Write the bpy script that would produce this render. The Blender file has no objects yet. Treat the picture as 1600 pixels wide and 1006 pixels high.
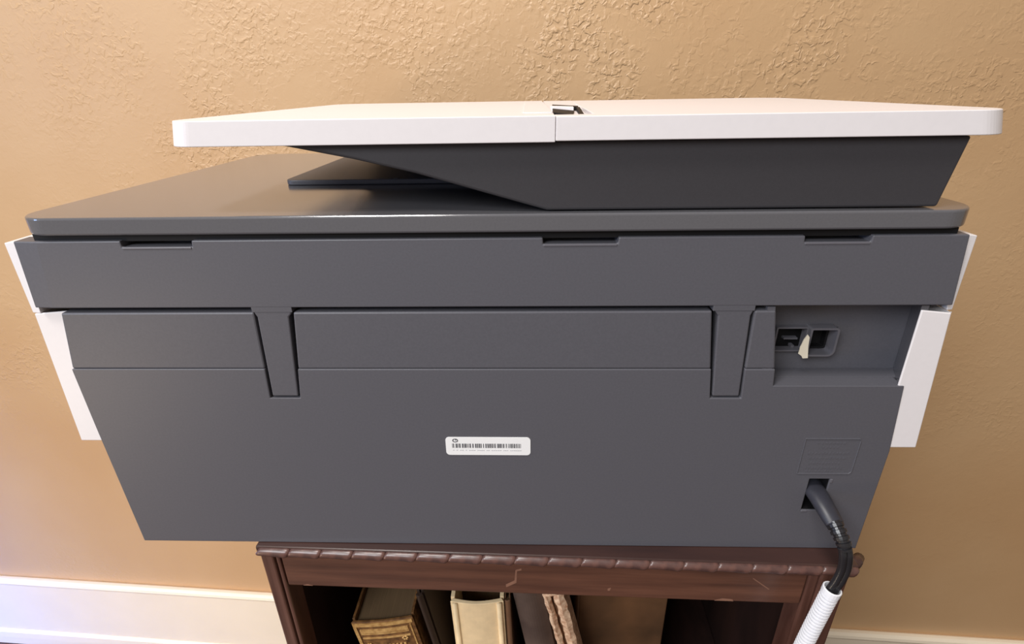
import bpy, bmesh, math, random
from mathutils import Vector, Matrix, Euler
from mathutils.geometry import tessellate_polygon
random.seed(7)
S = bpy.context.scene
COL = S.collection
Z0 = 0.985            # height of the printer's body top above the floor; design z = 0 there

# ------------------------------------------------------------------ camera
cam = bpy.data.cameras.new('camera'); co = bpy.data.objects.new('camera', cam); COL.objects.link(co)
R0 = Vector((0.9994887, 0.02792312, -0.01557654))
R1 = Vector((-0.00265759, -0.41292854, -0.91075955))
R2 = Vector((-0.03186325, 0.91033528, -0.4126432))
m = Matrix((( R0.x, -R1.x, -R2.x), (R0.y, -R1.y, -R2.y), (R0.z, -R1.z, -R2.z))).to_4x4()
m.translation = Vector((0.02400366, -0.24342634, 0.06622053 + Z0))
co.matrix_world = m
cam.sensor_width = 36; cam.lens = 812.698 / 1600 * 36; cam.clip_start = 0.01
S.camera = co

# ------------------------------------------------------------------ world, lights, exposure
w = bpy.data.worlds.new('room_ambient'); S.world = w; w.use_nodes = True
w.node_tree.nodes['Background'].inputs[0].default_value = (1.0, 0.86, 0.74, 1)
w.node_tree.nodes['Background'].inputs[1].default_value = 0.27

def area(name, loc, target, sx, sy, power, color, spread=180):
    l = bpy.data.lights.new(name, 'AREA'); l.shape = 'RECTANGLE'; l.size = sx; l.size_y = sy
    l.energy = power; l.color = color; l.spread = math.radians(spread)
    o = bpy.data.objects.new(name, l); COL.objects.link(o); o.location = loc
    o.rotation_euler = (Vector(target) - Vector(loc)).to_track_quat('-Z', 'Y').to_euler()
    return o
area('ceiling_lamp', (-.50, -.45, 2.55), (0.05, 0.2, 0.95), 0.36, 0.36, 19, (1.0, 0.96, 0.92))
area('window_daylight', (-1.15, -1.65, 2.25), (0.0, 0.2, 0.80), 1.1, 1.0, 44, (0.93, 0.965, 1.0))
area('left_window_skylight', (-1.9, -0.95, 1.20), (0.05, 0.0, 0.95), 0.4, 0.6, 6, (0.38, 0.58, 1.0))
area('low_warm_fill', (-1.25, -0.95, 0.35), (-0.45, 0.40, 0.12), 0.3, 0.3, 2.4, (1.0, 0.80, 0.58), 90)  # warm fill added low down to brighten the lower-left wall and baseboard
area('side_window_daylight', (-2.3, -0.10, 0.45), (-1.60, 0.46, 0.20), 0.3, 0.7, 8, (0.04, 0.22, 1.0), 50)
vs = S.view_settings
vs.view_transform = 'Standard'; vs.look = 'None'; vs.gamma = 1; vs.exposure = 0.04; vs.use_curve_mapping = False

# ------------------------------------------------------------------ materials
def lin(c):
    return tuple(((x / 255) / 12.92 if x / 255 <= .04045 else ((x / 255 + .055) / 1.055) ** 2.4) for x in c) + (1,)
def mat(name, rgb, rough=.5, spec=.5, metal=0, var=0.0, vscale=40, bump=0.0, bscale=400, coat=0, stretch=None, rgb2=None, detail=4):
    M = bpy.data.materials.new(name); M.use_nodes = True; nt = M.node_tree; N = nt.nodes; L = nt.links
    b = N['Principled BSDF']; b.inputs['Roughness'].default_value = rough
    b.inputs['Specular IOR Level'].default_value = spec; b.inputs['Metallic'].default_value = metal
    b.inputs['Coat Weight'].default_value = coat; b.inputs['Coat Roughness'].default_value = .2
    b.inputs['Base Color'].default_value = lin(rgb)
    tc = N.new('ShaderNodeTexCoord'); mp = N.new('ShaderNodeMapping'); L.new(tc.outputs['Object'], mp.inputs[0])
    if stretch: mp.inputs['Scale'].default_value = stretch
    if var or rgb2:
        n = N.new('ShaderNodeTexNoise'); n.inputs['Scale'].default_value = vscale; n.inputs['Detail'].default_value = detail
        L.new(mp.outputs[0], n.inputs['Vector'])
        r = N.new('ShaderNodeValToRGB'); c = lin(rgb); d = lin(rgb2) if rgb2 else None
        r.color_ramp.elements[0].position = .3; r.color_ramp.elements[1].position = .7
        if d: r.color_ramp.elements[0].color = d; r.color_ramp.elements[1].color = c
        else:
            r.color_ramp.elements[0].color = tuple(x * (1 - var) for x in c[:3]) + (1,)
            r.color_ramp.elements[1].color = tuple(min(1, x * (1 + var)) for x in c[:3]) + (1,)
        L.new(n.outputs['Fac'], r.inputs[0]); L.new(r.outputs[0], b.inputs['Base Color'])
    if bump:
        n2 = N.new('ShaderNodeTexNoise'); n2.inputs['Scale'].default_value = bscale; n2.inputs['Detail'].default_value = 3
        L.new(mp.outputs[0], n2.inputs['Vector'])
        bp_ = N.new('ShaderNodeBump'); bp_.inputs['Strength'].default_value = .6; bp_.inputs['Distance'].default_value = bump
        L.new(n2.outputs['Fac'], bp_.inputs['Height']); L.new(bp_.outputs[0], b.inputs['Normal'])
    return M
M = {}
M['plastic'] = mat('dark_grey_plastic', (92, 91, 97), .42, .5, var=.05, vscale=900, bump=.00006, bscale=2600)
M['lid'] = mat('dark_grey_lid_plastic', (96, 95, 99), .13, .9, var=.04, vscale=900, bump=.00001, bscale=2600, coat=.4)
M['feeder'] = mat('dark_feeder_plastic', (60, 58, 61), .5, .4, var=.04, vscale=900, bump=.00006, bscale=2600)
M['white'] = mat('white_plastic', (240, 234, 234), .38, .5, var=.01, vscale=300)
M['black'] = mat('black_inside_plastic', (18, 17, 19), .6, .3, var=.05)
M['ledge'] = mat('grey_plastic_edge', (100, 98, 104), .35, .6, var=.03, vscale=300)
M['paper'] = mat('white_paper', (246, 245, 244), .7, .3, var=.01)
M['cream_paper'] = mat('cream_sticker_paper', (236, 226, 205), .7, .3, var=.03)
M['ink'] = mat('grey_print_ink', (96, 96, 100), .7, .2, var=.03)
M['pale_ink'] = mat('pale_print_ink', (196, 196, 198), .7, .2, var=.03)
M['cord'] = mat('black_rubber_cord', (34, 33, 36), .28, .6, var=.05)
M['plug'] = mat('dark_moulded_rubber', (50, 50, 58), .4, .5, var=.1, vscale=200)
M['sleeve'] = mat('white_corrugated_plastic', (240, 240, 244), .35, .5, var=.01)
M['wood'] = mat('dark_red_brown_wood', (112, 74, 58), .38, .5, rgb2=(78, 50, 40), vscale=9, stretch=(1, 6, 14), bump=.0003, bscale=40, coat=.15)
M['wood_v'] = mat('dark_red_brown_wood_upright', (118, 82, 70), .38, .5, rgb2=(74, 46, 38), vscale=9, stretch=(14, 6, 1), bump=.0003, bscale=40, coat=.15)
M['wood_dark'] = mat('shade_darkened_top_wood', (74, 50, 44), .3, .5, rgb2=(52, 36, 34), vscale=9, stretch=(1, 6, 14), coat=.2)  # printer's shadow on the top board is put into this darker brown
M['wood_in'] = mat('dark_unlit_wood', (46, 27, 22), .6, .3, rgb2=(30, 17, 14), vscale=12, stretch=(8, 4, 1))  # bookcase wood darkened so the colour carries the shade inside the case
M['carved'] = mat('worn_carved_wood', (104, 72, 64), .35, .6, rgb2=(58, 42, 42), vscale=160, coat=.25)
M['gilt'] = mat('gilt_brown_leather', (140, 98, 56), .45, .5, rgb2=(78, 50, 28), vscale=220, bump=.0003, bscale=500)
M['gold'] = mat('faded_gold_tooling', (226, 184, 118), .4, .5, metal=.15, rgb2=(176, 130, 74), vscale=300)
M['cream'] = mat('cream_book_cloth', (238, 210, 166), .6, .4, var=.08, vscale=120, bump=.0001, bscale=900)
M['pages'] = mat('aged_shaded_page_edges', (96, 76, 54), .8, .2, var=.12, vscale=30, stretch=(40, 1, 1))  # old dusty pages, with the shade between the covers darkened in
M['dkbook'] = mat('dark_book_cloth', (54, 40, 32), .6, .3, var=.1, vscale=80)
M['greybook'] = mat('grey_brown_book_cloth', (104, 86, 76), .6, .3, rgb2=(64, 50, 46), vscale=20, bump=.0001, bscale=700)
M['brown_cover'] = mat('brown_cover_board', (116, 84, 62), .6, .3, var=.1, vscale=60)
M['torn'] = mat('torn_pale_page_edges', (244, 212, 180), .8, .2, rgb2=(176, 128, 98), vscale=260, bump=.0006, bscale=240)
M['olive'] = mat('olive_brown_leather', (112, 78, 52), .55, .4, rgb2=(62, 44, 28), vscale=16, bump=.0001, bscale=500)
M['skirting'] = mat('cream_gloss_paint', (250, 236, 212), .3, .5, var=.02, vscale=14, bump=.0012, bscale=14)
M['floor'] = mat('brown_floor_wood', (92, 62, 44), .4, .5, rgb2=(60, 38, 26), vscale=6, stretch=(1, 14, 1))

def wall_material():
    Mt = bpy.data.materials.new('tan_textured_plaster_paint'); Mt.use_nodes = True; nt = Mt.node_tree; N = nt.nodes; L = nt.links
    b = N['Principled BSDF']; b.inputs['Roughness'].default_value = .42; b.inputs['Specular IOR Level'].default_value = .5
    tc = N.new('ShaderNodeTexCoord')
    def noise(s, d=4, dist=0, rough=.5):
        n = N.new('ShaderNodeTexNoise'); n.inputs['Scale'].default_value = s; n.inputs['Detail'].default_value = d
        n.inputs['Distortion'].default_value = dist; n.inputs['Roughness'].default_value = rough
        L.new(tc.outputs['Object'], n.inputs['Vector']); return n.outputs['Fac']
    def ramp(x, a, c):
        r = N.new('ShaderNodeMapRange'); r.interpolation_type = 'SMOOTHSTEP'
        r.inputs[1].default_value = a; r.inputs[2].default_value = c; L.new(x, r.inputs[0]); return r.outputs[0]
    def mth(op, a, c):
        q = N.new('ShaderNodeMath'); q.operation = op
        for i, v in enumerate((a, c)):
            if isinstance(v, (int, float)): q.inputs[i].default_value = v
            else: L.new(v, q.inputs[i])
        return q.outputs[0]
    blobs = ramp(noise(70, 2, .5), .44, .66)            # daubs of plaster with crisp edges
    worms = ramp(noise(150, 2, .6), .46, .66)
    acc = None
    for (px_, pz_, rad_, amp_) in ((.10, 1.10, .12, 1.0), (-.12, 1.10, .10, .55), (.32, 1.05, .12, .8), (.50, 1.03, .10, .5), (-.36, .98, .13, .75), (-.55, 1.10, .12, .35), (-.30, 1.12, .09, .5), (-.78, .68, .16, .45)):
        vm = N.new('ShaderNodeVectorMath'); vm.operation = 'DISTANCE'
        sx = N.new('ShaderNodeSeparateXYZ'); cx_ = N.new('ShaderNodeCombineXYZ'); L.new(tc.outputs['Object'], sx.inputs[0])
        L.new(sx.outputs[0], cx_.inputs[0]); L.new(sx.outputs[2], cx_.inputs[2])
        L.new(cx_.outputs[0], vm.inputs[0]); vm.inputs[1].default_value = (px_, 0, pz_)
        g = mth('MULTIPLY', ramp(vm.outputs['Value'], rad_ * 1.3, rad_ * .2), amp_)
        acc = g if acc is None else mth('MAXIMUM', acc, g)
    acc = mth('MAXIMUM', acc, mth('MULTIPLY', ramp(noise(3.2, 2, .3), .50, .68), .4))
    patch = mth('MULTIPLY', acc, ramp(noise(16, 3, .4), .36, .56))           # where the daubs gather
    h = mth('MULTIPLY', mth('ADD', mth('MULTIPLY', blobs, .6), worms), mth('ADD', mth('MULTIPLY', patch, .9), .06))
    h = mth('ADD', h, mth('MULTIPLY', noise(18, 3), .8))
    h = mth('ADD', h, mth('MULTIPLY', noise(420, 2), .08))
    bp_ = N.new('ShaderNodeBump'); bp_.inputs['Strength'].default_value = 1.0; bp_.inputs['Distance'].default_value = .0008
    L.new(h, bp_.inputs['Height']); L.new(bp_.outputs[0], b.inputs['Normal'])
    r = N.new('ShaderNodeValToRGB'); r.color_ramp.elements[0].color = lin((199, 160, 117)); r.color_ramp.elements[1].color = lin((207, 171, 129))
    r.color_ramp.elements[0].position = .35; r.color_ramp.elements[1].position = .65
    L.new(noise(3, 3), r.inputs[0]); L.new(r.outputs[0], b.inputs['Base Color'])
    return Mt
M['wall'] = wall_material()

# ------------------------------------------------------------------ helpers
def empty(name, loc, rz=0, label=None, cat=None, group=None):
    o = bpy.data.objects.new(name, None); COL.objects.link(o); o.location = loc; o.rotation_euler = (0, 0, rz)
    o.empty_display_size = .02
    if label: o['label'] = label
    if cat: o['category'] = cat
    if group: o['group'] = group
    return o
def world_of(o):
    mt = Matrix.Translation(o.location) @ o.rotation_euler.to_matrix().to_4x4()
    return world_of(o.parent) @ mt if o.parent else mt
def obj(name, bm, material, parent=None, bevel=0, seg=2, smooth=False, local=False, label=None, origin=None):
    """bm in design coordinates (z = 0 at the printer body's top) or, with local=True, in the parent's own frame"""
    bmesh.ops.recalc_face_normals(bm, faces=bm.faces)
    if not local:
        mt = Matrix.Translation((0, 0, Z0))
        if parent: mt = world_of(parent).inverted() @ mt
        bm.transform(mt)
    loc = Vector((0, 0, 0))
    if parent is None:
        xs = [v.co for v in bm.verts]
        loc = Vector(((min(v.x for v in xs) + max(v.x for v in xs)) / 2, (min(v.y for v in xs) + max(v.y for v in xs)) / 2, min(v.z for v in xs)))
        bm.transform(Matrix.Translation(-loc))
    me = bpy.data.meshes.new(name); bm.to_mesh(me); bm.free(); me.materials.append(M[material])
    for p in me.polygons: p.use_smooth = smooth
    o = bpy.data.objects.new(name, me); COL.objects.link(o); o.parent = parent; o.location = loc
    if bevel:
        md = o.modifiers.new('bevel', 'BEVEL'); md.width = bevel; md.segments = seg; md.limit_method = 'ANGLE'; md.angle_limit = math.radians(35)
        md.harden_normals = False
    if label: o['label'] = label
    return o
def tag(o, label=None, cat=None, group=None, kind=None):
    for k, v in (('label', label), ('category', cat), ('group', group), ('kind', kind)):
        if v: o[k] = v
    return o
def hexa(bm, b, t):
    """b, t: four bottom and four top corners in the same order"""
    vs_ = [bm.verts.new(p) for p in list(b) + list(t)]
    for f in ((0, 1, 2, 3), (4, 5, 6, 7), (0, 1, 5, 4), (1, 2, 6, 5), (2, 3, 7, 6), (3, 0, 4, 7)):
        bm.faces.new([vs_[i] for i in f])
    return bm
def box(x0, x1, y0, y1, z0, z1, bm=None):
    bm = bm or bmesh.new()
    c = [(x0, y0), (x1, y0), (x1, y1), (x0, y1)]
    return hexa(bm, [(x, y, z0) for x, y in c], [(x, y, z1) for x, y in c])
def prism(loops, axis, a, b, bm=None):
    """outline (+ holes) as 2D loops extruded along axis from a to b; axis 'y': loops are (x,z), 'z': (x,y), 'x': (y,z)"""
    bm = bm or bmesh.new()
    if not isinstance(loops[0][0], (tuple, list)): loops = [loops]
    def P(p, d): return {'y': (p[0], d, p[1]), 'z': (p[0], p[1], d), 'x': (d, p[0], p[1])}[axis]
    flat = [p for l in loops for p in l]
    va = [bm.verts.new(P(p, a)) for p in flat]; vb = [bm.verts.new(P(p, b)) for p in flat]
    if len(loops) == 1 and len(flat) <= 400:
        try:
            bm.faces.new(va); bm.faces.new(vb)
        except ValueError: pass
    else:
        for t in tessellate_polygon([[Vector((p[0], p[1], 0)) for p in l] for l in loops]):
            bm.faces.new([va[i] for i in t]); bm.faces.new([vb[i] for i in t])
    k = 0
    for l in loops:
        n = len(l)
        for i in range(n): bm.faces.new((va[k + i], va[k + (i + 1) % n], vb[k + (i + 1) % n], vb[k + i]))
        k += n
    return bm
def rrect(x0, x1, y0, y1, r, n=8):
    rs = r if isinstance(r, (list, tuple)) else (r,) * 4
    out = []
    for (cx, cy, a0, rr) in ((x0 + rs[0], y0 + rs[0], 180, rs[0]), (x1 - rs[1], y0 + rs[1], 270, rs[1]), (x1 - rs[2], y1 - rs[2], 0, rs[2]), (x0 + rs[3], y1 - rs[3], 90, rs[3])):
        for i in range(n + 1):
            a = math.radians(a0 + 90 * i / n); out.append((cx + rr * math.cos(a), cy + rr * math.sin(a)))
    return out
def smooth_path(pts, n=10):
    P = [Vector(p) for p in pts]; P = [P[0] * 2 - P[1]] + P + [P[-1] * 2 - P[-2]]; out = []
    for i in range(1, len(P) - 2):
        for k in range(n):
            t = k / n
            out.append(.5 * ((2 * P[i]) + (-P[i - 1] + P[i + 1]) * t + (2 * P[i - 1] - 5 * P[i] + 4 * P[i + 1] - P[i + 2]) * t * t + (-P[i - 1] + 3 * P[i] - 3 * P[i + 1] + P[i + 2]) * t ** 3))
    out.append(P[-2]); return out
def tube(path, radius, n=14, bm=None, flat=(1, 1), ref=(0, 1, 0), caps=True):
    bm = bm or bmesh.new(); rings = []
    for i, p in enumerate(path):
        d = (Vector(path[min(i + 1, len(path) - 1)]) - Vector(path[max(i - 1, 0)])).normalized()
        a = Vector(ref).cross(d)
        a = a.normalized() if a.length > 1e-5 else Vector((1, 0, 0)); b = d.cross(a).normalized()
        r = radius(i / (len(path) - 1)) if callable(radius) else radius
        rings.append([bm.verts.new(Vector(p) + (a * math.cos(2 * math.pi * k / n) * flat[0] + b * math.sin(2 * math.pi * k / n) * flat[1]) * r) for k in range(n)])
    for i in range(len(rings) - 1):
        for k in range(n): bm.faces.new((rings[i][k], rings[i][(k + 1) % n], rings[i + 1][(k + 1) % n], rings[i + 1][k]))
    if caps: bm.faces.new(rings[0]); bm.faces.new(rings[-1])
    return bm

# ------------------------------------------------------------------ the setting
WA = math.radians(-3.043)
def wall_pt(s, d, z):     # s along the wall from x = 0, d out of the wall toward the camera
    p0 = Vector((0, .4069, 0)); t = Vector((math.cos(WA), math.sin(WA), 0)); n = Vector((math.sin(WA), -math.cos(WA), 0))
    p = p0 + t * s + n * d; return (p.x, p.y, z)
def along_wall(profile, s0, s1):   # profile: (d, z) outline swept along the wall
    bm = bmesh.new()
    a = [bm.verts.new(wall_pt(s0, d, z)) for d, z in profile]; b = [bm.verts.new(wall_pt(s1, d, z)) for d, z in profile]
    n = len(profile)
    for i in range(n): bm.faces.new((a[i], a[(i + 1) % n], b[(i + 1) % n], b[i]))
    bm.faces.new(a); bm.faces.new(b); return bm
tag(obj('wall_back', along_wall([(0, -Z0), (0, 1.45), (-.1, 1.45), (-.1, -Z0)], -2.4, 2.4), 'wall'), kind='structure')
tag(obj('baseboard_back', along_wall([(0, -.802), (.004, -.7995), (.009, -.7995), (.013, -.803), (.0145, -.808), (.0125, -.8125), (.0125, -.945), (0, -.945)], -2.4, 2.4), 'skirting', bevel=.0008), kind='structure')
tag(obj('trim_1', along_wall([(0, -.9455), (.0135, -.9455), (.0175, -.951), (.0185, -.965), (.0185, -Z0), (0, -Z0)], -2.4, 2.4), 'skirting', bevel=.0008), kind='structure')
fl = empty('floor', (0, 0, 0)); fl['kind'] = 'structure'
x = -2.4; k = 0
obj('floor_base', box(-2.4, 2.4, -2.6, .6, -Z0 - .03, -Z0 - .004), 'wood_in', fl)
while x < 2.4:
    obj('plank', box(x + .0008, x + .0792, -2.6, .6, -Z0 - .02, -Z0), 'floor', fl, bevel=.0008); x += .08

# ------------------------------------------------------------------ bookcase
BA = math.atan2(-.0096, .371)
bc = empty('bookcase', (-.151, -.0027, 0), BA, 'dark red-brown wooden bookcase with a carved rope edge, standing under the printer', 'bookcase')
TOP = Z0 - .2003
def L(name, bm, mt, **k): return obj(name, bm, mt, bc, local=True, **k)
L('top_board', box(-.001, .374, -.001, .262, TOP - .0075, TOP), 'wood_dark', bevel=.001)
# uprights: outer strip, inner bead
for side, (u0, u1, ub) in enumerate(((0, .0085, .0125), (.3545, .371, .3505))):
    st = L('front_post', box(u0, u1, 0, .018, .0, TOP - .0075), 'wood_v', bevel=.0012)
    lo, hi = (u1, ub - .0006) if side == 0 else (ub - .003, u0)
    L('bead_strip', box(lo + .0004, hi, .0012, .018, .0, TOP - .0076), 'wood_v', bevel=.0012)
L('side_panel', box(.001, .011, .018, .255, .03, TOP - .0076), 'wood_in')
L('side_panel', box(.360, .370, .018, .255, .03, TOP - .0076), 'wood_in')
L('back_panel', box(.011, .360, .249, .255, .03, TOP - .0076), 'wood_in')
L('top_rail', box(.0132, .3470, .0008, .014, TOP - .0366, TOP - .0077), 'wood', bevel=.0009)
M['chip'] = mat('pale_worn_wood', (136, 98, 80), .5, .4, var=.1, vscale=300)
for pts in ([(.1655, -.0245), (.1662, -.0150), (.1700, -.0135), (.1701, -.0150), (.1672, -.0160), (.1668, -.0265), (.1600, -.0310), (.1598, -.0285)],
            [(.2255, -.0290), (.2275, -.0280), (.2270, -.0305), (.2256, -.0308)], [(.3150, -.0150), (.3260, -.0240), (.3256, -.0246), (.3144, -.0154)],
            [(.2950, -.0355), (.2990, -.0340), (.3050, -.0346), (.3058, -.0362), (.2940, -.0362)], [(.0235, -.0362), (.0265, -.0350), (.0300, -.0362)]):
    L('worn_chip', prism([(a, TOP + b) for a, b in pts], 'y', .0007, .0012), 'chip')
SH = Z0 - .450      # top of the upper shelf
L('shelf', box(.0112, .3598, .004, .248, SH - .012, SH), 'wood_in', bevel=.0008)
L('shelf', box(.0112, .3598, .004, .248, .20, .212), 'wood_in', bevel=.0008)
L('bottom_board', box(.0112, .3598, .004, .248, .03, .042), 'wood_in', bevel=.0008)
L('plinth', box(.0132, .3470, .0008, .014, .0, .029), 'wood', bevel=.0009)
# carved rope moulding: one carved link after another along the front edge
def rope_link(l, r):
    bm = bmesh.new(); rings = []
    prof = [(-.01, .6), (.02, .82), (.08, .93), (.4, .96), (.7, 1.0), (.88, 1.08), (.96, 1.02), (1.01, .75)]
    for t, q in prof:
        ring = []
        for k in range(12):
            a = 2 * math.pi * k / 12
            ring.append(bm.verts.new((t * l + .18 * r * math.sin(a) * 2.2, -math.cos(a) * r * q * .9, math.sin(a) * r * q)))
        rings.append(ring)
    for i in range(len(rings) - 1):
        for k in range(12): bm.faces.new((rings[i][k], rings[i][(k + 1) % 12], rings[i + 1][(k + 1) % 12], rings[i + 1][k]))
    bm.faces.new(rings[0]); bm.faces.new(rings[-1])
    return bm
N_L = 18; LL = .0207; link0 = None
for i in range(N_L):
    if link0 is None:
        o = link0 = L('carved_link', rope_link(LL, .0034), 'carved', smooth=True)
    else:
        o = link0.copy(); COL.objects.link(o); o.parent = bc
    o.location = (.000 + i * LL, -.0008, TOP - .0037); o.rotation_euler = (0, math.radians(2.0), 0)
L('corner_carving', tube([(.372, .004, TOP - .0048), (.3775, .007, TOP - .0046), (.3815, .011, TOP - .0052)], lambda t: .0044 * (1 - .35 * t), 10), 'wood_dark', smooth=True)

# ------------------------------------------------------------------ books (stand on the shelf; spine toward the camera)
def book(name, x0, x1, y0, depth, ztop, lean, label, cover, pages='pages', spine='round', group=None, cat='book', zb=None):
    """x0..x1 at the top; lean in degrees, positive = head leans left. Local: x across, y deep, z up, origin at the base"""
    zs = -.450; h = (ztop - zs) / math.cos(math.radians(lean)) if lean else ztop - zs
    wd = (x1 - x0) * math.cos(math.radians(lean))
    a = math.radians(lean)
    o = empty(name, (x0 + h * math.sin(a) , y0, zs + Z0 + .0005), 0, label, cat, group)
    rot = Matrix.Rotation(-a, 4, 'Y')
    return o, h, wd, rot
def bl(name, bm, mt, parent, rot, **k):
    bm.transform(rot); return obj(name, bm, mt, parent, local=True, **k)
def normal_book(x0, x1, y0, depth, ztop, lean, label, cover, hollow=.004, board=.0022, bulge=.004, bands=None, boards=None):
    o, h, wd, rot = book('book', x0, x1, y0, depth, ztop, lean, label, cover)
    lift = max(0, 0) 
    # a leaning book stands on one lower corner: raise it so no corner sinks
    if lean > 0: rot = Matrix.Translation((0, 0, 0)) @ rot
    extra = 0 if lean <= 0 else 0
    # spine: curved shell
    n = 12; outer = []; inner = []
    for i in range(n + 1):
        t = i / n; yy = -bulge * math.sin(math.pi * t)
        outer.append((t * wd, yy)); inner.append((t * wd * (1 - 2 * board * .6 / wd) + board * .6, yy + board * .8 + .0004))
    sp = bl('spine', prism(outer + inner[::-1], 'z', 0, h), cover, o, rot, bevel=.0004)
    bl('cover_board', box(0, board, .0035, depth, 0, h), boards or cover, o, rot, bevel=.0004)
    bl('cover_board', box(wd - board, wd, .0035, depth, 0, h), boards or cover, o, rot, bevel=.0004)
    bl('page_block', box(board + .0002, wd - board - .0002, hollow, depth - .004, .003, h - .004), 'pages', o, rot)
    return o, h, wd, rot, sp
# gilt book, leaning
o, h, wd, rot, sp = normal_book(-.1135, -.0635, .022, .13, -.3085, 9.0, 'brown leather book with gold-tooled bands on its spine, leftmost on the shelf, leaning', 'gilt', bulge=.0012)
def on_spine(x0, x1, z0, z1, name='gold_band', mt='gold', t=.0007):
    n = 10; bm = bmesh.new(); f = []
    for i in range(n + 1):
        xx = x0 + (x1 - x0) * i / n; yy = -.0012 * math.sin(math.pi * xx / wd) - t
        f.append((xx, yy))
    pr = prism(f + [(a, b + t + .0004) for a, b in f[::-1]], 'z', z0, z1)
    return bl(name, pr, mt, o, rot)
on_spine(.0008, wd - .0012, h - .0045, h - .0012); on_spine(.0050, wd - .006, h - .0116, h - .0080); on_spine(.005, wd - .006, h - .0135, h - .0126)
on_spine(.005, wd - .006, h - .0185, h - .0172); on_spine(.0006, .0032, h - .135, h - .0050, 'gold_edge_line'); on_spine(wd - .0040, wd - .0030, h - .135, h - .006, 'gold_edge_line')
for (cx, cz) in ((.0385, -.0150 - .002), (.0085, -.0225)):   # tooled flowers
    bm = bmesh.new()
    for q in range(6):
        a = q * math.pi / 3
        bmesh.ops.create_icosphere(bm, subdivisions=1, radius=.0011, matrix=Matrix.Translation((cx + .0017 * math.cos(a), -.0012 * math.sin(math.pi * cx / wd) - .0006, h + cz - .0035 + .0017 * math.sin(a))) @ Matrix.Diagonal((1, .5, 1, 1)))
    bl('gold_flower', bm, 'gold', o, rot, smooth=True)
for q in range(9):     # worn, unreadable tooling under the bands
    x0_ = .011 + q * .0031; on_spine(x0_, x0_ + .0018, h - .0300 + .0006 * (q % 2), h - .0262, 'gold_tooling')
for zz in (.040, .075, .110): on_spine(.004, wd - .005, h - zz - .0015, h - zz)
# dark book between gilt and cream
normal_book(-.0615, -.0560, .026, .13, -.281, 8.6, 'dark brown cloth book standing between the gold-tooled book and the cream book', 'dkbook', bulge=.002)
# cream book
o2, h, wd, rot, sp = normal_book(-.0345, .0052, .020, .14, -.2800, 1.5, 'large cream cloth book with a hollow rounded spine, in the middle of the shelf', 'cream', hollow=.030, bulge=.0025, board=.0030)
bl('spine_joint', tube([(.0035, -.0012, 0), (.0035, -.0012, h - .0005)], .0019, 10), 'cream', o2, rot, smooth=True)
bl('spine_joint', tube([(wd - .0035, -.0012, 0), (wd - .0035, -.0012, h - .0005)], .0019, 10), 'cream', o2, rot, smooth=True)
# thin brown one
normal_book(.0058, .0098, .021, .13, -.2795, 1.5, 'thin brown book pressed against the right side of the cream book', 'brown_cover', board=.0008, bulge=.0008, hollow=.002)
# grey-brown one
normal_book(.0088, .0320, .026, .14, -.2600, 9, 'grey-brown cloth book leaning beside the cream book, its top above the rail edge', 'greybook', bulge=.005)
# pamphlet with torn pale edges
o3, h, wd, rot = book('pamphlet', .0340, .0500, .018, .026, -.2715, 12, 'worn pamphlet with two torn pale page edges, leaning right of the grey-brown book', 'torn')
def torn(xa0, xa1, xb0, xb1, y0, y1, name, mt):
    bm = bmesh.new(); n = 42; rings = []
    for i in range(n + 1):
        t = i / n; z = h * (1 - t); l = xa0 + (xb0 - xa0) * t; r = xa1 + (xb1 - xa1) * t
        j = [random.uniform(-.0006, .0006) for _ in range(4)]
        rings.append([bm.verts.new(p) for p in ((l + j[0], y0 + .0012, z), ((l + r) / 2 + j[1], y0 - .0008 + j[2], z), (r + j[3], y0 + .0012, z), (r, y1, z), (l, y1, z))])
    for i in range(n):
        for k in range(5): bm.faces.new((rings[i][k], rings[i][(k + 1) % 5], rings[i + 1][(k + 1) % 5], rings[i + 1][k]))
    bm.faces.new(rings[0]); bm.faces.new(rings[-1]); bl(name, bm, mt, o3, rot)
torn(.0, .0052, .0, .0050, 0, .025, 'page_section', 'torn')
torn(.0072, .0150, .0100, .0160, 0, .025, 'page_section', 'torn')
bl('folded_top_edge', tube([(.0004, .003, h - .001), (.004, .0012, h + .0008), (.0085, .0012, h + .0012), (.0146, .003, h - .0004)], .0019, 8), 'torn', o3, rot, smooth=True)
bl('inner_pages', box(.0056, .0075, .004, .025, 0, h - .003), 'brown_cover', o3, rot)
# broad olive-brown book facing out
o4, h, wd, rot = book('book', .0640, .1345, .046, .03, -.262, 0, 'broad olive-brown leather book standing face out at the right of the shelf', 'olive')
bl('front_cover', prism(rrect(0, wd, 0, .003, .0012, 3), 'z', 0, h), 'olive', o4, rot, bevel=.0006)
bl('back_cover', box(.001, wd, .022, .0245, 0, h), 'olive', o4, rot, bevel=.0006)
bl('page_block', box(.004, wd - .003, .0032, .0218, .003, h - .003), 'pages', o4, rot)
bl('spine', tube([(0, .0125, 0), (0, .0125, h)], .0122, 16, flat=(.35, 1), ref=(0, 1, 0)), 'olive', o4, rot, smooth=True)

# ------------------------------------------------------------------ printer
pr = empty('printer', (0, .14, TOP + .0001), 0, 'dark grey and white home printer seen from behind, standing on the dark wooden bookcase', 'printer')
def P(name, bm, mt, **k): return obj(name, bm, mt, pr, **k)
ZB = -.2001
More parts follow.
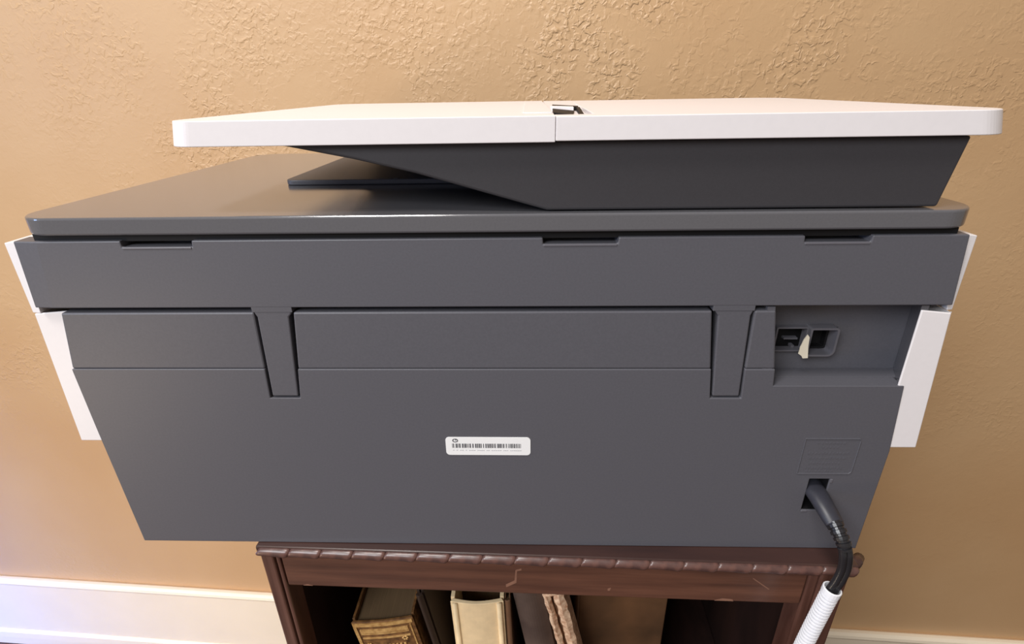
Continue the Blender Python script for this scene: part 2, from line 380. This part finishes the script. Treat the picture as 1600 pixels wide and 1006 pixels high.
# lower rear shell with tab notches, port alcove and power inlet
outline = [(-.2279, -.0720), (-.1196, -.0720), (-.1204, -.0905), (-.1036, -.0905), (-.1015, -.0720),
           (.1207, -.0720), (.1226, -.0900), (.1392, -.0900), (.1383, -.0720), (.1541, -.0720), (.1551, -.0822), (.2237, -.0822), (.2279, -.1250), (.2279, ZB), (-.2270, ZB), (-.2279, -.1150)]
plate_r = [(.1793, -.1162), (.2093, -.1162), (.2103, -.1175), (.2103, -.1398), (.2090, -.1412), (.1793, -.1412)]
P('rear_panel', prism([outline, [(.1878, -.1452), (.1995, -.1452), (.1995, -.1690), (.1878, -.1690)]], 'y', 0, .010), 'plastic', bevel=.0005)
P('access_panel', prism([(-.2215, -.0385), (-.1184, -.0385), (-.1196, -.0719), (-.2277, -.0719)], 'y', .0004, .010), 'plastic', bevel=.0009)
P('access_panel', prism([(-.0978, -.0385), (.1166, -.0385), (.1206, -.0719), (-.1014, -.0719)], 'y', .0004, .010), 'plastic', bevel=.0009)
P('access_panel', prism([(.1378, -.0385), (.1484, -.0385), (.1541, -.0719), (.1384, -.0719)], 'y', .0004, .010), 'plastic', bevel=.0009)
# core behind the panels, left clear of the alcove and the inlet
P('inner_chassis', box(-.2205, .152, .0105, .285, ZB + .001, -.0372), 'black')
bm = box(.152, .187, .0105, .285, ZB + .001, -.0826); box(.187, .2005, .022, .285, ZB + .001, -.0826, bm); box(.2005, .222, .0105, .285, ZB + .001, -.0826, bm)
P('inner_chassis', bm, 'black')
P('side_wall', box(-.2275, -.2206, .0102, .288, ZB, -.1232), 'plastic', bevel=.0005)
P('side_wall', box(.2221, .2275, .0102, .288, ZB, -.1232), 'plastic', bevel=.0005)
P('front_face', box(-.2275, .2275, .2885, .296, ZB, -.0375), 'plastic', bevel=.002)
# port alcove
P('alcove_floor', hexa(bmesh.new(), [(.1545, .0101, -.0845), (.2262, .0101, -.0845), (.2300, .0195, -.0845), (.1545, .0195, -.0845)], [(.1545, .0101, -.0822), (.2262, .0101, -.0822), (.2300, .0195, -.0822), (.1545, .0195, -.0822)]), 'plastic', bevel=.0002)
P('alcove_back', prism([[(.150, -.0845), (.2305, -.0845), (.2305, -.0362), (.150, -.0362)], [(.1590, -.0705), (.1935, -.0735), (.1935, -.0565), (.1590, -.0565)]], 'y', .0197, .024), 'plastic')
P('alcove_side', hexa(bmesh.new(), [(.1485, .0008, -.0822), (.1540, .0008, -.0822), (.1540, .0195, -.0822), (.1485, .0195, -.0822)], [(.1440, .0008, -.0365), (.1478, .0008, -.0365), (.1478, .0195, -.0365), (.1440, .0195, -.0365)]), 'plastic')
P('alcove_side', hexa(bmesh.new(), [(.2212, .0019, -.0822), (.2298, .0195, -.0822), (.2340, .0195, -.0822), (.2250, .0019, -.0822)], [(.2202, .0019, -.0365), (.2290, .0195, -.0365), (.2340, .0195, -.0365), (.2240, .0019, -.0365)]), 'lid', label='smooth grey inner wall of the port alcove')
bm = box(.1575, .1985, .0245, .050, -.079, -.052)
P('port_cavity', bm, 'black')
# two port hoods
def hood(x0, x1, z0, z1, y0, y1, r, t, name='port_hood'):
    o_ = rrect(x0, x1, z0, z1, r, 5); i_ = rrect(x0 + t, x1 - t, z0 + t, z1 - t, tuple(max(q - t, .0004) for q in (r if isinstance(r, tuple) else (r,) * 4)), 5)
    return P(name, prism([o_, i_], 'y', y0, y1), 'ledge', bevel=.0002)
hd = hood(.1758, .1912, -.0716, -.0545, .0135, .0215, (.0012, .0035, .0020, .0012), .0011)
hood(.1590, .1762, -.0700, -.0552, .0165, .0215, .0008, .0009)
# black socket frame inside the phone port's hood
P('port_socket', prism([rrect(.1783, .1895, -.0700, -.0562, .0008, 3), rrect(.1793, .1885, -.0690, -.0575, .0006, 3)], 'y', .0205, .0255), 'black')
P('port_contact', box(.1665, .1740, .0215, .0300, -.0650, -.0640), 'ledge')
P('port_contact', box(.1700, .1716, .0190, .0225, -.0690, -.0675), 'ledge')
P('peeled_sticker', prism([(.1722, -.0605), (.1736, -.0575), (.1748, -.0590), (.1752, -.0640), (.1765, -.0716), (.1738, -.0718), (.1728, -.0702), (.1710, -.0690), (.1712, -.0650)], 'y', .0118, .0124), 'cream_paper', label='torn cream sticker stuck on the port edge')
# power inlet: recess lining and lighter blocks drawn as the lip's highlights
P('power_inlet', prism([[(.1879, -.1453), (.1994, -.1453), (.1994, -.1689), (.1879, -.1689)], [(.1883, -.1457), (.1990, -.1457), (.1990, -.1685), (.1883, -.1685)]], 'y', .0008, .0215), 'black')
P('inlet_highlight', box(.1877, .1912, -.0004, .003, -.1702, -.1689), 'ledge', bevel=.0003)
P('inlet_highlight', box(.1996, .2012, -.0004, .003, -.1478, -.1452), 'ledge', bevel=.0003)
# recycling plate: sunk frame and unreadable raised marks
fr = prism([plate_r, [(.1796, -.1165), (.2089, -.1165), (.2098, -.1177), (.2098, -.1396), (.2087, -.1408), (.1796, -.1408)]], 'y', -.00045, .0005)
pf = P('marking_frame', fr, 'plastic', bevel=.0002)
for zz, a_, b_, n_ in ((-.1195, .187, .203, 8), (-.1225, .190, .200, 5), (-.1265, .183, .206, 12), (-.1300, .184, .205, 11), (-.1335, .185, .203, 10), (-.1370, .183, .205, 12), (-.1394, .184, .200, 9)):
    bm = bmesh.new()
    for q in range(n_):
        xx = a_ + (b_ - a_) * q / n_; hh = random.uniform(.0008, .0017)
        box(xx, xx + (b_ - a_) / n_ * random.uniform(.4, .7), -.00016, .0004, zz - hh / 2, zz + hh / 2, bm)
    obj('raised_mark', bm, 'plastic', pf)
# label
lb = P('product_label', prism(rrect(-.0240, .0249, -.1289, -.1164, .0022, 6), 'y', -.0003, .0001), 'paper', label='white product label with a grey bar code')
lx0, lx1 = -.0200, .0200
xx = lx0 - .0003; bars = []
rb = random.Random(3)
while xx < lx1:
    wbar = rb.choice((.00022, .00022, .00045, .00065)); bars.append((xx, min(xx + wbar, lx1))); xx += wbar + rb.choice((.00025, .00035, .0005, .0009))
bm = bmesh.new()
for a_, b_ in bars: box(a_, b_, -.00045, -.0002, -.1237, -.1208, bm)
obj('bar_code', bm, 'ink', lb)
bm = bmesh.new(); xx = lx0
while xx < lx1 - .001:
    wl = rb.uniform(.0006, .0011); box(xx, xx + wl, -.0004, -.0002, -.1257 - (xx) * .004, -.1252 - (xx) * .004, bm); xx += wl + rb.choice((.0003, .0003, .0012))
obj('small_print', bm, 'pale_ink', lb)
# ring emblem
cx, cz = -.0184, -.1186; out = [(cx + .00165 * math.cos(2 * math.pi * k / 24), cz + .00125 * math.sin(2 * math.pi * k / 24)) for k in range(24)]
inn = [(cx + .0011 * math.cos(2 * math.pi * k / 24), cz + .00080 * math.sin(2 * math.pi * k / 24)) for k in range(24)]
bm = prism([out, inn], 'y', -.00045, -.0002); prism([(cx - .0001, cz + .0001), (cx + .0003, cz + .0011), (cx + .0009, cz + .0010), (cx + .0004, cz + .0001)], 'y', -.00045, -.0002, bm)
obj('round_emblem', bm, 'ink', lb)

# upper rear band with notches in its top edge and a faceted left corner
top = [(-.2190, 0), (-.1766, 0), (-.1764, -.0031), (-.1412, -.0031), (-.1408, 0), (.0309, 0), (.0311, -.0031), (.0668, -.0031), (.0672, 0), (.1545, 0), (.1547, -.0031), (.1854, -.0031), (.1858, 0), (.2300, 0), (.2335, -.0357), (-.2240, -.0357)]
bm = prism(top, 'y', 0, .0105)
hexa(bm, [(-.2240, 0, -.0357), (-.2345, .0009, -.0357), (-.2345, .0105, -.0357), (-.2240, .0105, -.0357)], [(-.2190, 0, 0), (-.2316, .0009, 0), (-.2316, .0105, 0), (-.2190, .0105, 0)])
bmesh.ops.remove_doubles(bm, verts=bm.verts, dist=1e-6)
seen = {}
bm.verts.index_update()
for f in list(bm.faces):
    key = frozenset(v.index for v in f.verts); seen.setdefault(key, []).append(f)
bmesh.ops.delete(bm, geom=[f for fs in seen.values() if len(fs) > 1 for f in fs], context='FACES_ONLY')
P('upper_housing', bm, 'plastic', bevel=.0006)
P('upper_body', hexa(bmesh.new(), [(-.2335, .0106, -.0357), (.2335, .0106, -.0357), (.2335, .290, -.0357), (-.2335, .290, -.0357)], [(-.2312, .0106, -.0002), (.2302, .0106, -.0002), (.2302, .290, -.0002), (-.2312, .290, -.0002)]), 'plastic', bevel=.001)
for pts in ([(-.1192, -.0362), (-.0978, -.0362), (-.0990, -.0395), (-.1005, -.0412), (-.1045, -.0893), (-.1190, -.0893), (-.1172, -.0412), (-.1180, -.0395)],
            [(.1166, -.0362), (.1378, -.0362), (.1368, -.0395), (.1362, -.0412), (.1380, -.0889), (.1237, -.0889), (.1198, -.0412), (.1186, -.0395)]):
    P('hinge_tab', prism(pts[::-1], 'y', .0003, .009), 'plastic', bevel=.0007)
for xa, xb in ((-.1192, -.0980), (.1168, .1376)):
    P('tab_bridge', box(xa, xb, .0001, .0085, -.0384, -.0350), 'plastic', bevel=.0002)
for xa, xb in ((-.1762, -.1414), (.0313, .0666), (.1549, .1852)):
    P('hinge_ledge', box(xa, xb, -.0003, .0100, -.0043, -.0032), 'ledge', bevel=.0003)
# white side shells
def shell(s, ot, ob, ti, bi, yf, ut, ub, it, ib):
    # ot/ob: outer x at top/bottom of the lower piece, ti/bi: inner x; ut/ub, it/ib: outer and inner x of the upper strip
    def q(x, y, z): return (s * x, y, z)
    P('side_cover', hexa(bmesh.new(), [q(ob, yf, -.1228), q(bi, yf, -.1228), q(bi, yf + .0012, -.1228), q(ob, yf + .0012, -.1228)], [q(ot, yf, -.0402), q(ti, yf, -.0386), q(ti, yf + .0012, -.0386), q(ot, yf + .0012, -.0402)]), 'white', bevel=.0005)
    P('side_cover', hexa(bmesh.new(), [q(ob, yf + .0013, -.1228), q(.2355, yf + .0013, -.1228), q(.2355, .292, -.1228), q(ob, .292, -.1228)], [q(ot, yf + .0013, -.0402), q(.2355, yf + .0013, -.0402), q(.2355, .292, -.0402), q(ot, .292, -.0402)]), 'white', bevel=.0005)
    P('side_edge_strip', hexa(bmesh.new(), [q(ub, .0040, -.0398), q(ib, .0032, -.0398), q(ib, .290, -.0398), q(ub, .290, -.0398)], [q(ut, .0040, -.0016), q(it, .0032, -.0006), q(it, .290, -.0006), q(ut, .290, -.0016)]), 'white', bevel=.0004)
shell(-1, .2392, .2437, .2200, .2265, .0035, .2397, .2402, .2322, .2352)
shell(1, .2349, .2420, .2200, .2218, .0006, .2368, .2375, .2306, .2342)

# scanner lid
P('lid_gap', box(-.2215, .2255, .0022, .255, -.0006, .0035), 'black')
sl = P('scanner_lid', prism(rrect(-.2285, .2335, -.0012, .262, (.017, .017, .02, .02), 16), 'z', .0030, .0118), 'lid', bevel=.0011, seg=3)
P('output_tray', prism(rrect(-.1285, .205, .0846, .215, (.006, .006, .02, .012), 6), 'z', .0119, .0150), 'plastic', bevel=.0006, label='raised paper rest on the scanner lid')
P('tray_rib', box(-.0595, -.0570, .0850, .0870, .0150, .0155), 'ledge', bevel=.0002)
# document feeder body: a wedge
wedge = [(-.0900, .0434), (-.0560, .0368), (-.0280, .0302), (.0330, .0124), (.2130, .0124), (.2185, .0434)]
back_w = [(-.1250, .0434), (-.1050, .0220), (-.0750, .0158), (.0330, .0156), (.2130, .0156), (.2185, .0434)]  # unseen back end, shaped low to keep wall reflections off the lid
bm = bmesh.new(); fv = [bm.verts.new((a_, .0030, b_)) for a_, b_ in wedge]; bv = [bm.verts.new((a_, .232, b_)) for a_, b_ in back_w]
for k in range(6): bm.faces.new((fv[k], fv[(k + 1) % 6], bv[(k + 1) % 6], bv[k]))
bm.faces.new(fv); bm.faces.new(bv)
df = P('feeder_body', bm, 'feeder', bevel=.0012, seg=3)
# white feeder tray (left) and feeder cover (right)
def flare(bm, xs, dx, z):      # the rim leans outward toward its foot
    for v in bm.verts:
        if v.co.z < z and (v.co.x - xs) * dx > 0: v.co.x += dx
    return bm
ft = P('feeder_tray', flare(prism(rrect(-.1395, .0360, -.0012, .245, (.013, .0004, .0004, .02), 16), 'z', .0434, .0544), -.120, -.0024, .045), 'white', bevel=.0009, seg=3)
o_ = rrect(.0362, .2330, -.0012, .245, (.0004, .017, .025, .0004), 16)
# channel cut into the cover beside the seam
i0 = next(i for i, p in enumerate(o_) if p[0] < .0369 and p[1] > .24)
cover = []
n8 = 17
cover = o_[0:n8 * 3] + [(.0560, .245), (.0600, .230), (.0545, .016), (.0440, .0135), (.0362, .0135)]
P('feeder_cover', flare(prism(cover, 'z', .0439, .0541), .2150, .0032, .045), 'white', bevel=.0007, seg=3)
P('channel_floor', hexa(bmesh.new(), [(.0367, .0137, .0440), (.0543, .0162, .0440), (.0598, .229, .0440), (.0367, .229, .0440)], [(.0367, .0137, .0512), (.0543, .0162, .0512), (.0598, .229, .0546), (.0367, .229, .0546)]), 'white', label='white sloping floor of the paper inlet')
P('feed_slot', hexa(bmesh.new(), [(.0378, .060, .0515), (.0470, .045, .0515), (.0500, .075, .0515), (.0385, .090, .0515)], [(.0378, .060, .0530), (.0470, .045, .0524), (.0500, .075, .0532), (.0385, .090, .0539)]), 'black')  # feed slots are black blocks painted as the dark of open holes
P('guide_blade', prism([(.0372, .092), (.0500, .078), (.0505, .088), (.0375, .104)], 'z', .0520, .0550), 'white', bevel=.0003)
P('feed_slot', hexa(bmesh.new(), [(.0390, .1045, .0520), (.0535, .0885, .0520), (.0545, .100, .0520), (.0395, .118, .0520)], [(.0390, .1045, .0548), (.0535, .0885, .0546), (.0545, .100, .0548), (.0395, .118, .0552)]), 'black')
P('feed_slot', hexa(bmesh.new(), [(.0500, .030, .0500), (.0520, .030, .0500), (.0545, .090, .0500), (.0525, .090, .0500)], [(.0500, .030, .0525), (.0520, .030, .0525), (.0545, .090, .0545), (.0525, .090, .0545)]), 'black')
P('paper_stop', prism(rrect(.0215, .0358, .022, .185, (.003, .001, .001, .004), 5), 'z', .0544, .0548), 'white', bevel=.0002)

# ------------------------------------------------------------------ power cord
pc = empty('power_cord', (.197, -.030, 0), 0, 'black twin power cord plugged into the back of the printer, hanging past the bookcase', 'power cord')
plug = smooth_path([(.1936, .0200, -.1545), (.1936, .0040, -.1550), (.1938, -.0060, -.1560), (.1945, -.0130, -.1580), (.1958, -.0190, -.1608)], 6)
obj('plug', tube(plug, lambda t: .0068 - .0016 * t, 16, flat=(.66, 1.0), ref=(1, 0, 0)), 'plug', pc, smooth=True)
rel = smooth_path([(.1955, -.0180, -.1602), (.1966, -.0225, -.1630), (.1978, -.0262, -.1665), (.1988, -.0285, -.1705)], 20)
def ribs(t):
    return .0052 - .0012 * t - (.0009 if (t * 5) % 1 < .4 else 0)
obj('strain_relief', tube(rel, ribs, 16, flat=(.9, .9), ref=(1, 0, 0)), 'cord', pc, smooth=False, label='ribbed black strain relief')
cp = [(.1986, -.0280, -.1690), (.1994, -.0298, -.1740), (.1999, -.0308, -.1820), (.1985, -.0316, -.1900), (.1960, -.0320, -.1990), (.1930, -.0321, -.2200), (.1900, -.0324, -.2440), (.1877, -.0327, -.2680), (.1865, -.0330, -.2940), (.1860, -.0345, -.3560), (.1860, -.0370, -.43), (.1850, -.0400, -.55), (.1850, -.0450, -.70), (.1860, -.0500, -.85), (.1900, -.0600, -.930), (.2300, -.0800, -.9790), (.3200, -.1000, -.9800), (.5000, -.0900, -.9800)]
path = smooth_path(cp, 12)
def strand(dx): return [Vector((p.x + dx, p.y, p.z)) for p in path]
obj('cord_strand', tube(strand(-.0017), .0021, 12, ref=(0, 1, 0)), 'cord', pc, smooth=True)
obj('cord_strand', tube(strand(.0015), .0021, 12, ref=(0, 1, 0)), 'cord', pc, smooth=True)
# corrugated white sleeve over the cord
sc = [(.1961, -.0320, -.1960), (.1930, -.0321, -.2200), (.1900, -.0324, -.2440), (.1877, -.0327, -.2680), (.1865, -.0330, -.2940), (.1860, -.0335, -.3230), (.1860, -.0345, -.3560), (.1860, -.0350, -.3900)]
raw = smooth_path(sc, 40); dist = [0]
for i in range(1, len(raw)): dist.append(dist[-1] + (raw[i] - raw[i - 1]).length)
PITCH = .0024; fine = []; rad = []; s = 0.0; j = 0; tot = dist[-1]
collar = .0040
marks = [(0, .0047), (.0003, .0050), (collar - .0003, .0050), (collar, .0038)]
q = collar + .0003
while q < .14:
    marks += [(q, .0032), (q + .0003, .0048), (q + PITCH * .55, .0048), (q + PITCH * .55 + .0003, .0032)]; q += PITCH
marks.append((tot, .0050))
def at(sd):
    for i in range(1, len(dist)):
        if dist[i] >= sd: break
    t = (sd - dist[i - 1]) / max(1e-9, dist[i] - dist[i - 1]); return raw[i - 1].lerp(raw[i], min(1, t))
bm = bmesh.new(); rings = []
for i, (sd, r) in enumerate(marks):
    p = at(sd); d = (at(min(tot, sd + .004)) - at(max(0, sd - .004))).normalized(); a = Vector((0, 1, 0)).cross(d).normalized(); b = d.cross(a)
    rings.append([bm.verts.new(p + (a * math.cos(2 * math.pi * k / 20) + b * math.sin(2 * math.pi * k / 20)) * r) for k in range(20)])
rin = [bm.verts.new(at(0) + (v.co - at(0)) * .9) for v in rings[0]]
rin2 = [bm.verts.new(v.co + (at(.006) - at(0))) for v in rin]
for i in range(len(rings) - 1):
    for k in range(20): bm.faces.new((rings[i][k], rings[i][(k + 1) % 20], rings[i + 1][(k + 1) % 20], rings[i + 1][k]))
for k in range(20):
    bm.faces.new((rings[0][k], rin[k], rin[(k + 1) % 20], rings[0][(k + 1) % 20]))
    bm.faces.new((rin[k], rin2[k], rin2[(k + 1) % 20], rin[(k + 1) % 20]))
bm.faces.new(rin2); bm.faces.new(rings[-1])
tag(obj('cord_sleeve', bm, 'sleeve'), 'white ribbed plastic sleeve around the hanging power cord', 'cord sleeve')
